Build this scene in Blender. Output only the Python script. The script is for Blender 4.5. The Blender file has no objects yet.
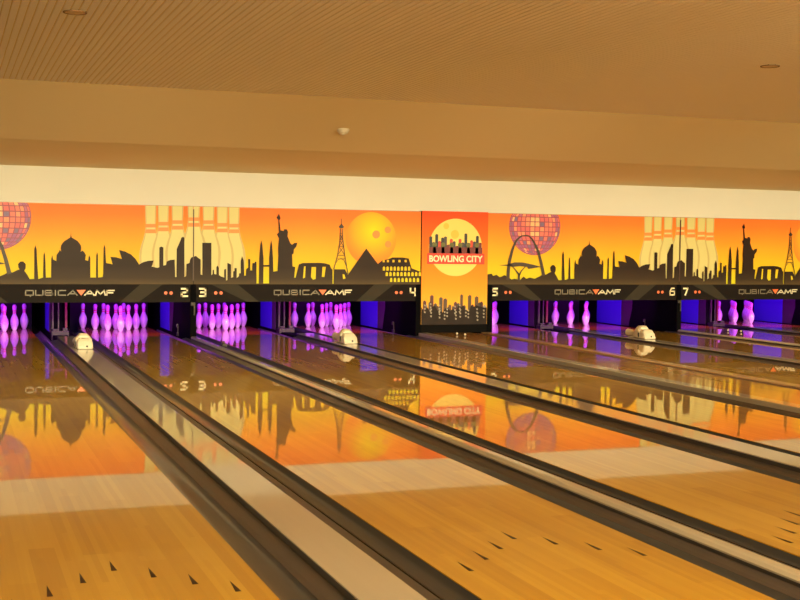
LP1, LP2, LP3, LP4, LPU, LPB, EXPO = 112, 19, 92, 1150, 23, 7, 0.0
CAM_F = 1223.473
CAM_C = (0.000000, -0.018083, 1.312986)
CAM_R = (0.937821, -0.346899, 0.012326)
CAM_U = (0.003819, 0.045820, 0.998942)
CAM_FW = (0.347097, 0.936782, -0.044296)
import bpy, bmesh, math, random
from mathutils import Vector, Matrix
random.seed(7)
C = bpy.context.scene.collection
PI = math.pi

# ------------------------------------------------------------------ materials
def lin(c):
    return tuple(((v/255)/12.92 if v/255 <= .04045 else ((v/255+.055)/1.055)**2.4) for v in c)

def mat(name, rgb, rough=.6, stretch=None, metal=0.0, coat=0.0, spec=.5, emit=None, noise=0.0, nscale=8.0, bump=0.0, coat_rough=.05):
    m = bpy.data.materials.new(name); m.use_nodes = True
    nt = m.node_tree; b = nt.nodes['Principled BSDF']
    col = lin(rgb)
    b.inputs['Base Color'].default_value = (*col, 1)
    b.inputs['Roughness'].default_value = rough
    b.inputs['Metallic'].default_value = metal
    b.inputs['Coat Weight'].default_value = coat
    b.inputs['Coat Roughness'].default_value = coat_rough
    b.inputs['Specular IOR Level'].default_value = spec
    if noise or bump:
        tc = nt.nodes.new('ShaderNodeTexCoord'); nz = nt.nodes.new('ShaderNodeTexNoise')
        nz.inputs['Scale'].default_value = nscale; nz.inputs['Detail'].default_value = 4
        if stretch:
            mp = nt.nodes.new('ShaderNodeMapping'); mp.inputs['Scale'].default_value = stretch
            nt.links.new(tc.outputs['Object'], mp.inputs['Vector']); nt.links.new(mp.outputs[0], nz.inputs['Vector']); nz.inputs['Detail'].default_value = 2
        else: nt.links.new(tc.outputs['Object'], nz.inputs['Vector'])
        if noise:
            r = nt.nodes.new('ShaderNodeValToRGB')
            r.color_ramp.elements[0].position = .3; r.color_ramp.elements[1].position = .7
            r.color_ramp.elements[0].color = (*[v*(1-noise) for v in col], 1)
            r.color_ramp.elements[1].color = (*[min(1, v*(1+noise)) for v in col], 1)
            nt.links.new(nz.outputs['Fac'], r.inputs['Fac']); nt.links.new(r.outputs['Color'], b.inputs['Base Color'])
        if bump:
            bp = nt.nodes.new('ShaderNodeBump'); bp.inputs['Strength'].default_value = bump; bp.inputs['Distance'].default_value = .01
            nt.links.new(nz.outputs['Fac'], bp.inputs['Height']); nt.links.new(bp.outputs['Normal'], b.inputs['Normal'])
    if emit:
        b.inputs['Emission Color'].default_value = (*lin(emit[0]), 1); b.inputs['Emission Strength'].default_value = emit[1]
    return m

def wood_mat(name, c1, c2, c3, rough=.32, coat=1.0, plank=.0266, coat_rough=.022, wav=.006):
    """maple strips running along Y, each strip and each board length its own tone, under a clear finish"""
    m = bpy.data.materials.new(name); m.use_nodes = True
    nt = m.node_tree; N = nt.nodes.new; L = nt.links.new; b = nt.nodes['Principled BSDF']
    geo = N('ShaderNodeNewGeometry'); sep = N('ShaderNodeSeparateXYZ'); L(geo.outputs['Position'], sep.inputs[0])
    def mth(op, a, v=None, w=None):
        n = N('ShaderNodeMath'); n.operation = op
        for i, q in enumerate((a, v, w)):
            if q is None: continue
            if isinstance(q, (int, float)): n.inputs[i].default_value = q
            else: L(q, n.inputs[i])
        return n.outputs[0]
    ix = mth('FLOOR', mth('DIVIDE', sep.outputs['X'], plank))
    wn = N('ShaderNodeTexWhiteNoise'); wn.noise_dimensions = '1D'; L(ix, wn.inputs['W'])
    iy = mth('FLOOR', mth('DIVIDE', mth('ADD', sep.outputs['Y'], mth('MULTIPLY', wn.outputs['Value'], 3.0)), 1.9))
    wn2 = N('ShaderNodeTexWhiteNoise'); wn2.noise_dimensions = '2D'
    cb = N('ShaderNodeCombineXYZ'); L(ix, cb.inputs[0]); L(iy, cb.inputs[1]); L(cb.outputs[0], wn2.inputs['Vector'])
    # wider panel blocks
    ixp = mth('FLOOR', mth('DIVIDE', sep.outputs['X'], plank*4))
    cb2 = N('ShaderNodeCombineXYZ'); L(ixp, cb2.inputs[0]); wn3 = N('ShaderNodeTexWhiteNoise'); wn3.noise_dimensions = '2D'
    iy2 = mth('FLOOR', mth('DIVIDE', mth('ADD', sep.outputs['Y'], mth('MULTIPLY', ixp, .71)), 1.25)); L(iy2, cb2.inputs[1]); L(cb2.outputs[0], wn3.inputs['Vector'])
    # fine grain stretched along the strip
    mp = N('ShaderNodeMapping'); mp.inputs['Scale'].default_value = (60, 1.6, 1); L(geo.outputs['Position'], mp.inputs['Vector'])
    nz = N('ShaderNodeTexNoise'); nz.inputs['Scale'].default_value = 1.0; nz.inputs['Detail'].default_value = 3; L(mp.outputs[0], nz.inputs['Vector'])
    v = mth('ADD', mth('ADD', mth('MULTIPLY', wn2.outputs['Value'], .36), mth('MULTIPLY', wn3.outputs['Value'], .45)), mth('MULTIPLY', nz.outputs['Fac'], .30))
    r = N('ShaderNodeValToRGB'); e = r.color_ramp.elements
    e[0].position = .15; e[0].color = (*lin(c1), 1); e[1].position = .95; e[1].color = (*lin(c3), 1)
    x = e.new(.5); x.color = (*lin(c2), 1)
    L(v, r.inputs['Fac']); L(r.outputs['Color'], b.inputs['Base Color'])
    b.inputs['Roughness'].default_value = rough
    b.inputs['Specular IOR Level'].default_value = .25
    b.inputs['Coat Weight'].default_value = coat; b.inputs['Coat Roughness'].default_value = coat_rough; b.inputs['Coat IOR'].default_value = 1.5
    bn = N('ShaderNodeTexNoise'); bn.inputs['Scale'].default_value = 1.0; bn.inputs['Detail'].default_value = 1
    mp2 = N('ShaderNodeMapping'); mp2.inputs['Scale'].default_value = (6, .8, 1); L(geo.outputs['Position'], mp2.inputs['Vector']); L(mp2.outputs[0], bn.inputs['Vector'])
    bp = N('ShaderNodeBump'); bp.inputs['Strength'].default_value = wav; bp.inputs['Distance'].default_value = .01
    L(bn.outputs['Fac'], bp.inputs['Height']); L(bp.outputs['Normal'], b.inputs['Coat Normal'])
    return m

def ramp_mat(name, stops, z0, z1, rough=.45, axis='Z', radial=None, warp=0.0):
    """printed colour gradient over local z (or radially from a point) of the print"""
    m = bpy.data.materials.new(name); m.use_nodes = True
    nt = m.node_tree; N = nt.nodes.new; L = nt.links.new; b = nt.nodes['Principled BSDF']
    tc = N('ShaderNodeTexCoord')
    if radial:
        d = N('ShaderNodeVectorMath'); d.operation = 'DISTANCE'; d.inputs[1].default_value = radial
        L(tc.outputs['Object'], d.inputs[0]); src = d.outputs['Value']
    else:
        sp = N('ShaderNodeSeparateXYZ'); L(tc.outputs['Object'], sp.inputs[0]); src = sp.outputs[axis]
        if warp:
            nz = N('ShaderNodeTexNoise'); nz.inputs['Scale'].default_value = .9; nz.inputs['Detail'].default_value = 1; L(tc.outputs['Object'], nz.inputs['Vector'])
            ad = N('ShaderNodeMath'); ad.operation = 'MULTIPLY_ADD'; ad.inputs[1].default_value = warp; L(nz.outputs['Fac'], ad.inputs[0]); L(src, ad.inputs[2]); src = ad.outputs[0]
            z0 += warp*.5; z1 += warp*.5
    mr = N('ShaderNodeMapRange'); mr.inputs['From Min'].default_value = z0; mr.inputs['From Max'].default_value = z1; L(src, mr.inputs['Value'])
    r = N('ShaderNodeValToRGB'); e = r.color_ramp.elements
    e[0].position = stops[0][0]; e[0].color = (*lin(stops[0][1]), 1); e[1].position = stops[-1][0]; e[1].color = (*lin(stops[-1][1]), 1)
    for p_, c in stops[1:-1]:
        q = e.new(p_); q.color = (*lin(c), 1)
    L(mr.outputs[0], r.inputs['Fac']); L(r.outputs['Color'], b.inputs['Base Color'])
    b.inputs['Roughness'].default_value = rough; b.inputs['Specular IOR Level'].default_value = .15
    return m

M = {}
M['lane'] = wood_mat('lane_maple', (175, 125, 23), (189, 141, 29), (204, 160, 46))
M['deck'] = wood_mat('pin_deck_maple', (150, 88, 50), (164, 98, 58), (176, 110, 68))
M['walk'] = wood_mat('walkway_wood', (166, 112, 34), (180, 126, 42), (192, 138, 54), coat_rough=.08, wav=.05)
M['gutter'] = mat('gutter_plastic', (72, 71, 73), .38, coat=.45, noise=.10, nscale=1, bump=.12, coat_rough=.08, stretch=(14, .7, 1))
M['gutter_dark'] = mat('gutter_edge_rubber', (30, 26, 24), .5)
M['housing'] = mat('bumper_rail_plastic', (62, 56, 55), .45, coat=.12, noise=.06, nscale=4, bump=.05, coat_rough=.2)
M['cap'] = mat('capping_laminate', (182, 174, 158), .3, coat=.9, noise=.04, nscale=1, bump=.16, coat_rough=.05, stretch=(10, .8, 1))
M['tan'] = mat('tan_rail', (176, 140, 100), .3, coat=.5)
M['brown'] = mat('dark_brown_trim', (74, 46, 28), .45)
M['black'] = mat('black_board', (8, 6, 6), .7, spec=.08)
M['guard'] = mat('black_guard', (7, 6, 9), .8, spec=.06)
M['plate'] = mat('kickback_plate_blue', (70, 50, 200), .6, spec=.2)
M['sideboard'] = mat('kickback_side_board', (60, 40, 62), .6)
M['curtain'] = mat('pit_curtain_fabric', (18, 16, 22), .9)
M['pin'] = mat('pin_plastic_uv_tint', (206, 178, 222), .25, coat=.4)  # white pins, with the black-light glow put into the colour as lilac
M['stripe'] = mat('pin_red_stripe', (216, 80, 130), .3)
M['detector'] = mat('detector_plastic', (212, 202, 178), .45)
M['dark_hole'] = mat('dark_slot', (20, 16, 14), .5)
M['steel'] = mat('frame_steel', (50, 46, 42), .5, metal=.3)
M['redpost'] = mat('red_frame_strip', (92, 22, 26), .6)
M['wall'] = mat('wall_cream_paint', (226, 224, 214), .8, noise=.015, nscale=2)
M['ceil'] = mat('ceiling_paint', (228, 208, 160), .85)
M['ceil_slat'] = mat('ceiling_slat_panel', (246, 240, 230), .8)
M['ringm'] = mat('ceiling_fitting_paint', (214, 184, 140), .5)
M['ring_dark'] = mat('fitting_gap', (120, 92, 60), .7)
M['floor'] = mat('sub_floor', (60, 48, 38), .8, noise=.1)
M['wall_side'] = mat('side_wall_paint', (200, 170, 128), .85)
M['arrow'] = mat('arrow_inlay', (44, 20, 10), .5)
M['approach'] = wood_mat('approach_maple', (206, 172, 118), (216, 182, 128), (226, 194, 142))
# prints
M['sky'] = ramp_mat('print_sunset', [(0, (214, 206, 40)), (.22, (236, 196, 38)), (.55, (252, 166, 48)), (.85, (255, 132, 52)), (1, (252, 122, 52))], .78, 1.81, warp=.16)
M['sil'] = ramp_mat('print_skyline', [(0, (84, 68, 44)), (.35, (60, 46, 32)), (1, (44, 29, 22))], .75, 1.0)
M['arch'] = mat('print_arch', (56, 38, 22), .5)
M['bandm'] = mat('print_lower_band', (26, 19, 17), .6, spec=.1)
M['band_light'] = mat('print_band_facet', (48, 41, 30), .6, spec=.2)
M['cream'] = mat('print_cream_pin', (214, 202, 132), .5)
M['cream_edge'] = mat('print_cream_pin_edge', (196, 174, 108), .5)
M['pstripe'] = mat('print_orange_stripe', (250, 142, 62), .5)
M['ballp'] = ramp_mat('print_ball', [(0, (234, 226, 30)), (.35, (248, 200, 40)), (.75, (254, 160, 52)), (1, (254, 140, 54))], 0, .47, radial=(2.60, 0, 1.52))
M['hole'] = mat('print_ball_hole', (246, 142, 54), .5)
M['disco_base'] = mat('print_disco_dark', (150, 62, 84), .5)
DISCO = [mat('print_disco_%s' % n, c, .5) for n, c in (('pink', (236, 118, 104)), ('rose', (220, 100, 104)), ('salmon', (246, 146, 112)), ('cream', (250, 188, 134)), ('violet', (182, 92, 134)), ('purple', (160, 84, 138)), ('slate', (126, 96, 136)))]
M['grey_letter'] = mat('print_grey_letter', (126, 116, 98), .4)
M['white_letter'] = mat('print_white_letter', (226, 218, 190), .4)
M['cream_num'] = mat('print_number', (250, 240, 200), .4)
M['dot'] = mat('print_orange_dot', (244, 116, 70), .4)
M['tri'] = mat('print_orange_triangle', (246, 116, 60), .4)
M['p_bg'] = ramp_mat('banner_gradient', [(0, (252, 184, 62)), (.25, (252, 158, 44)), (.55, (250, 126, 36)), (1, (238, 74, 36))], .30, 1.82)
M['p_circle'] = mat('banner_sun', (250, 216, 110), .5)
M['p_circle2'] = mat('banner_sun_spot', (250, 196, 70), .5)
M['p_red'] = mat('banner_red_band', (214, 54, 34), .5)
M['p_text'] = mat('banner_letter', (255, 232, 196), .5)
BLD = [mat('banner_tower_%s' % n, c, .5) for n, c in (('teal', (38, 44, 52)), ('maroon', (110, 34, 36)), ('olive', (96, 96, 44)), ('slate', (62, 56, 66)), ('red', (200, 60, 40)))]
GREY = [mat('banner_block_%s' % n, c, .5) for n, c in (('umber', (84, 56, 40)), ('grey', (70, 60, 56)), ('pale', (150, 140, 128)), ('plum', (80, 30, 38)))]
M['p_ground'] = mat('banner_ground', (40, 30, 28), .6, noise=.25, nscale=6, spec=.2)

# ------------------------------------------------------------------ helpers
def tag(o, label=None, cat=None, group=None, kind=None):
    if label: o['label'] = label
    if cat: o['category'] = cat
    if group: o['group'] = group
    if kind: o['kind'] = kind
    return o

def empty(name, loc, label, cat, group=None):
    o = bpy.data.objects.new(name, None); C.objects.link(o); o.location = loc; o.empty_display_size = .2
    return tag(o, label, cat, group)

def obj(name, bm, m, parent=None, smooth=False, loc=(0, 0, 0)):
    me = bpy.data.meshes.new(name)
    bmesh.ops.recalc_face_normals(bm, faces=bm.faces)
    bm.to_mesh(me); bm.free()
    for mm in (m if isinstance(m, (list, tuple)) else [m]): me.materials.append(mm)
    if smooth:
        for p_ in me.polygons: p_.use_smooth = True
    o = bpy.data.objects.new(name, me); C.objects.link(o); o.location = loc
    if parent: o.parent = parent
    return o

def box(bm, x0, x1, y0, y1, z0, z1):
    v = [bm.verts.new((x, y, z)) for x in (x0, x1) for y in (y0, y1) for z in (z0, z1)]
    for f in ((0, 1, 3, 2), (4, 6, 7, 5), (0, 4, 5, 1), (2, 3, 7, 6), (0, 2, 6, 4), (1, 5, 7, 3)):
        bm.faces.new([v[i] for i in f])

def boxobj(name, x0, x1, y0, y1, z0, z1, m, parent=None, bevel=0.0, loc=(0, 0, 0)):
    bm = bmesh.new(); box(bm, x0, x1, y0, y1, z0, z1)
    if bevel: bmesh.ops.bevel(bm, geom=list(bm.edges), offset=bevel, segments=2, profile=.6, affect='EDGES')
    return obj(name, bm, m, parent, loc=loc)

def extrude_profile_y(bm, prof, y0, y1, segs=1, closed=False, mi=0):
    """profile = list of (x,z), swept along Y"""
    rows = []
    for k in range(segs+1):
        y = y0+(y1-y0)*k/segs
        rows.append([bm.verts.new((x, y, z)) for x, z in prof])
    n = len(prof)
    for k in range(segs):
        for i in range(n if closed else n-1):
            j = (i+1) % n
            f = bm.faces.new((rows[k][i], rows[k][j], rows[k+1][j], rows[k+1][i])); f.material_index = mi
    if closed:
        bm.faces.new(rows[0]); bm.faces.new(rows[-1][::-1])

def poly(bm, pts, y, mi=0):
    """flat printed shape facing -Y"""
    area = sum(pts[i][0]*pts[(i+1) % len(pts)][1]-pts[(i+1) % len(pts)][0]*pts[i][1] for i in range(len(pts)))
    if area < 0: pts = pts[::-1]
    q = []
    for p_ in pts:
        if not q or abs(p_[0]-q[-1][0])+abs(p_[1]-q[-1][1]) > 1e-4: q.append(p_)
    if abs(q[0][0]-q[-1][0])+abs(q[0][1]-q[-1][1]) < 1e-4: q.pop()
    if len(q) < 3: return
    vs = [bm.verts.new((x, y, z)) for x, z in q]
    f = bm.faces.new(vs); f.material_index = mi; f.normal_update()

def printed(name, polys, y, m, parent, label=None):
    """a printed layer; each polygon a flat piece of film on the board (raised 1-3 mm)"""
    me = bpy.data.meshes.new(name); bm = bmesh.new()
    for p_ in polys:
        if isinstance(p_, tuple) and isinstance(p_[1], int): poly(bm, p_[0], y, p_[1])
        else: poly(bm, p_, y)
    bmesh.ops.triangulate(bm, faces=bm.faces[:], ngon_method='EAR_CLIP')
    bm.to_mesh(me); bm.free()
    for mm in (m if isinstance(m, (list, tuple)) else [m]): me.materials.append(mm)
    o = bpy.data.objects.new(name, me); C.objects.link(o); o.parent = parent
    if label: o['label'] = label
    return o

def disc(cx, cz, r, n=40, zmax=None):
    return [(cx+r*math.cos(2*PI*i/n), min(cz+r*math.sin(2*PI*i/n), zmax if zmax else 99)) for i in range(n)]

def strokes(lines, w, x0, z0, sx, sz):
    """stroke letters: polylines in a unit box -> quads with square joints"""
    out = []
    for P in lines:
        Q = [(x0+a*sx, z0+b*sz) for a, b in P]
        for a, b in zip(Q, Q[1:]):
            d = Vector((b[0]-a[0], b[1]-a[1]))
            if d.length < 1e-6: continue
            d.normalize(); e = d*w/2*.96; n = Vector((-d.y, d.x))*w/2
            out.append([(a[0]-e.x+n.x, a[1]-e.y+n.y), (a[0]-e.x-n.x, a[1]-e.y-n.y), (b[0]+e.x-n.x, b[1]+e.y-n.y), (b[0]+e.x+n.x, b[1]+e.y+n.y)])
    return out

GL = {
 'Q': [[(0, 0), (0, 1), (1, 1), (1, 0), (0, 0)], [(.55, 0), (.62, -.22)]],
 'U': [[(0, 1), (0, 0), (1, 0), (1, 1)]],
 'B': [[(0, 0), (0, 1), (.92, 1), (.92, .5), (0, .5)], [(.92, .5), (1, .45), (1, 0), (0, 0)]],
 'I': [[(.5, 0), (.5, 1)]],
 'C': [[(1, 1), (0, 1), (0, 0), (1, 0)]],
 'A': [[(0, 0), (.55, 1), (1, 0)], [(.25, .3), (.85, .3)]],
 'M': [[(0, 0), (.12, 1), (.5, .15), (.88, 1), (1, 0)]],
 'F': [[(0, 0), (0, 1), (1, 1)], [(0, .5), (.8, .5)]],
 '2': [[(0, 1), (1, 1), (1, .52), (0, .48), (0, 0), (1, 0)]],
 '3': [[(0, 1), (1, 1), (1, 0), (0, 0)], [(.2, .52), (1, .52)]],
 '4': [[(0, 1), (0, .42), (1, .42)], [(1, 1), (1, 0)]],
 '5': [[(1, 1), (0, 1), (0, .55), (1, .55), (1, 0), (0, 0)]],
 '6': [[(.9, 1), (.3, 1), (0, .55), (0, 0), (1, 0), (1, .55), (0, .55)]],
 '7': [[(0, 1), (1, 1), (.4, 0)]],
}

# ------------------------------------------------------------------ layout (metres; lanes run along +Y, lane surface z = 0)
LW, GW = 1.0541, .235
UNIT = {1: -.18, 2: 3.155, 3: 7.553, 4: 10.888}
UW = 3.335
LANEX = {1: .623, 2: 2.394, 3: 3.963, 4: 5.721, 5: 8.366, 6: 10.140, 7: 11.72, 8: 13.478}
LY0, LY1 = 0.0, 17.95      # maple lane up to the pin deck
DECK1 = 19.22
MY = 16.65                 # front of the masking units
HY = 18.29                 # head pin

def structure(name, *a, **k): return tag(boxobj(name, *a, **k), kind='structure')

# room shell
structure('floor', -9, 24, 0, 22, -.30, -.15, M['floor'])
tag(boxobj('floor_approach', -9, 24, -7, 0, -.15, 0, M['approach']), kind='structure')
structure('wall_left', -9.2, -9, -7, 22, -.3, 3.4, M['wall_side'])
structure('wall_right', 24, 24.2, -7, 22, -.3, 3.4, M['wall_side'])
structure('wall_front', -9.2, 24.2, -7.2, -7, -.3, 3.4, M['wall_side'])
structure('wall_back', -9, 24, MY+.11, MY+.21, 1.74, 2.5, M['wall'])
structure('wall_back_side', 14.30, 24, MY+.11, MY+.21, -.15, 1.74, M['wall_side'])
structure('wall_back_corner', -9, -.25, MY+.11, MY+.21, -.15, 1.74, M['wall_side'])
structure('wall_rear', -9, 24, 21.8, 22, -.3, 2.6, M['curtain'])
# ceiling: slatted main ceiling, then two sloping plain panels falling towards the masking
ZC, YC1 = 2.98, 13.30
bm = bmesh.new(); box(bm, -9, 24, -7, YC1+.25, ZC+.005, ZC+.10)
tag(obj('ceiling', bm, M['ceil']), kind='structure')
bm = bmesh.new(); x = -6.0
while x < 22:
    w = .050
    v = [bm.verts.new(q) for q in ((x, 3.0, ZC+.005), (x+.004, 3.0, ZC), (x+w-.004, 3.0, ZC), (x+w, 3.0, ZC+.005), (x, YC1, ZC+.005), (x+.004, YC1, ZC), (x+w-.004, YC1, ZC), (x+w, YC1, ZC+.005))]
    for f in ((0, 1, 5, 4), (1, 2, 6, 5), (2, 3, 7, 6), (4, 5, 6, 7)): bm.faces.new([v[i] for i in f])
    x += .058
tag(obj('ceiling_slats', bm, M['ceil_slat']), kind='structure')
def slope(name, y0, z0, y1, z1):
    bm = bmesh.new()
    P = [(y0, z0), (y1, z1), (y1, z1+.08), (y0, z0+.08)]
    a = [bm.verts.new((-9, y, z)) for y, z in P]; b = [bm.verts.new((24, y, z)) for y, z in P]
    bm.faces.new(a); bm.faces.new(b[::-1])
    for i in range(4): bm.faces.new((a[i], a[(i+1) % 4], b[(i+1) % 4], b[i]))
    return tag(obj(name, bm, M['ceil']), kind='structure')
slope('ceiling_upper_soffit', YC1, ZC, 15.15, 2.515)
slope('ceiling_lower_soffit', 15.15, 2.515, MY+.16, 2.293)

# ------------------------------------------------------------------ lanes with their gutters
NUMW = {1: 'leftmost lane', 2: 'lane under number two', 3: 'lane under number three', 4: 'lane under number four',
        5: 'lane under number five', 6: 'lane under number six', 7: 'lane under number seven', 8: 'far right lane beyond number seven'}
def gutter(side, cap_edge, lane_edge, parent, cx):
    """channel beside the lane edge, retracted bumper rail beside the capping; x measured from the lane centre"""
    s = 1 if side == 'right' else -1
    e = s*LW/2
    ce = cap_edge-cx
    hw = abs(ce-e)*.38                      # bumper rail width
    ch = abs(ce-e)-hw                       # channel width
    prof = [(e+s*.002, -.004), (e+s*.006, -.030)]
    for i in range(9):
        t = i/8; prof.append((e+s*(.010+(ch-.02)*t), -.045-.030*math.sin(PI*t)))
    prof += [(e+s*(ch-.004), -.030), (e+s*ch, -.018 if s > 0 else -.006)]
    bm = bmesh.new(); extrude_profile_y(bm, prof, LY0, DECK1-.25)
    g = obj('gutter', bm, M['gutter'], parent, smooth=True)
    bm = bmesh.new()
    if s > 0: p2 = [(e+s*ch, -.06), (e+s*(ch+.002), -.018), (e+s*(ch+hw*.3), -.010), (e+s*(ch+hw*.7), -.002), (e+s*(ch+hw-.002), .002), (e+s*(ch+hw-.002), -.06)]
    else: p2 = [(e+s*ch, -.05), (e+s*ch, -.004), (e+s*(ch+.010), .006), (e+s*(ch+hw*.55), .004), (e+s*(ch+hw-.012), .010), (e+s*(ch+hw-.002), .010), (e+s*(ch+hw-.002), -.05)]
    if s < 0: p2 = p2[::-1]
    extrude_profile_y(bm, p2, LY0+.02, 16.9, closed=True)
    obj('bumper_rail', bm, M['housing'], g)
    if s > 0: return g
    bm = bmesh.new(); box(bm, *sorted((e+s*(ch-.005), e+s*(ch+.003))), LY0+.03, 16.85, -.01, .0075)
    obj('rail_groove_strip', bm, M['gutter_dark'], g)
    return g

PAIR_C = {1: 1.5085, 2: 4.842, 3: 9.253, 4: 12.599}
CAPW = .237
def cap_edges(n):
    """x of the capping edges left and right of lane n"""
    cx = LANEX[n]; u = (n+1)//2
    if n % 2: right = PAIR_C[u]-CAPW/2; left = UNIT[u]+.0435
    else: left = PAIR_C[u]+CAPW/2; right = UNIT[u]+UW-.0435
    return left, right
ARR = 5.0737
for n, cx in LANEX.items():
    L_, R_ = cap_edges(n)
    t = empty('bowling_lane', (cx, 0, 0), 'glossy maple bowling lane, %s' % NUMW[n], 'bowling lane')
    boxobj('lane_bed', -LW/2, LW/2, LY0, LY1, -.045, 0, M['lane'], t)
    boxobj('pin_deck', -LW/2, LW/2, LY1+.002, DECK1, -.045, 0, M['deck'], t)
    gutter('left', L_, None, t, cx); gutter('right', R_, None, t, cx)
    for k in range(-3, 4):
        bm = bmesh.new(); yt = ARR-abs(k)*.1467; xx = k*.1351
        v = [bm.verts.new(q) for q in ((xx-.012, yt-.160, .0006), (xx+.012, yt-.160, .0006), (xx, yt, .0006))]
        bm.faces.new(v); obj('arrow_marker', bm, M['arrow'], t)

# ------------------------------------------------------------------ capping
CZ = .035
PW = {1: 'the two leftmost lanes', 2: 'lanes three and four', 3: 'lanes five and six', 4: 'lane seven and its right neighbour'}
for u, c in PAIR_C.items():
    t = empty('ball_return_capping', (c, 0, 0), 'wide pale flat capping over the ball return between %s' % PW[u], 'lane capping')
    boxobj('cap_base', -CAPW/2+.001, CAPW/2-.001, LY0, 16.995, -.10, CZ-.0085, M['housing'], t)
    boxobj('cap_board', -CAPW/2, CAPW/2, LY0, 17.0, CZ-.008, CZ, M['cap'], t, bevel=.003)
    boxobj('dark_gap_board', -.10, .10, 17.01, 17.97, -.14, -.02, M['guard'], t)  # black board added to fill the dark gap behind the cap
def narrow_cap(x, w, label, m='cap', z=.042):
    t = empty('division_capping', (x, 0, 0), label, 'lane capping')
    bm = bmesh.new()
    boxobj('cap_base', -w/2+.001, w/2-.001, LY0, 16.57, -.10, z-.0265, M['housing'], t)  # dark base puts the strip's shaded lower side into colour
    p_ = [(-w/2, z-.026), (-w/2, z-.018), (-w/2+.012, z-.004), (-w/4, z), (w/4, z), (w/2-.012, z-.004), (w/2, z-.018), (w/2, z-.026)]
    extrude_profile_y(bm, p_, LY0, 16.58, closed=True); obj('cap_strip', bm, M[m], t)
    return t
narrow_cap(3.155, .085, 'narrow rounded pale capping strip between the lanes under numbers two and three')
narrow_cap(10.888, .085, 'narrow rounded pale capping strip between the lanes under numbers six and seven')
narrow_cap(-.18, .085, 'narrow pale capping strip along the left edge of the leftmost lane')
narrow_cap(14.225, .085, 'narrow pale capping strip along the far side of the far right lane')
# service walkway between lanes 4 and 5
t = empty('service_walkway', (6.49, 0, 0), 'glossy wooden walkway strip leading to the red and orange banner box', 'walkway')
boxobj('walkway_board', .11, .80, LY0, 17.6, -.10, .040, M['walk'], t)
boxobj('pale_edge_rail', -.040, .108, LY0, 16.60, -.10, .046, M['cap'], t, bevel=.008)
boxobj('dark_trim', .802, .955, LY0, 16.6, -.10, .030, M['brown'], t, bevel=.004)
boxobj('tan_edge_rail', .957, 1.092, LY0, 16.6, -.10, .046, M['tan'], t, bevel=.012)

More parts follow.
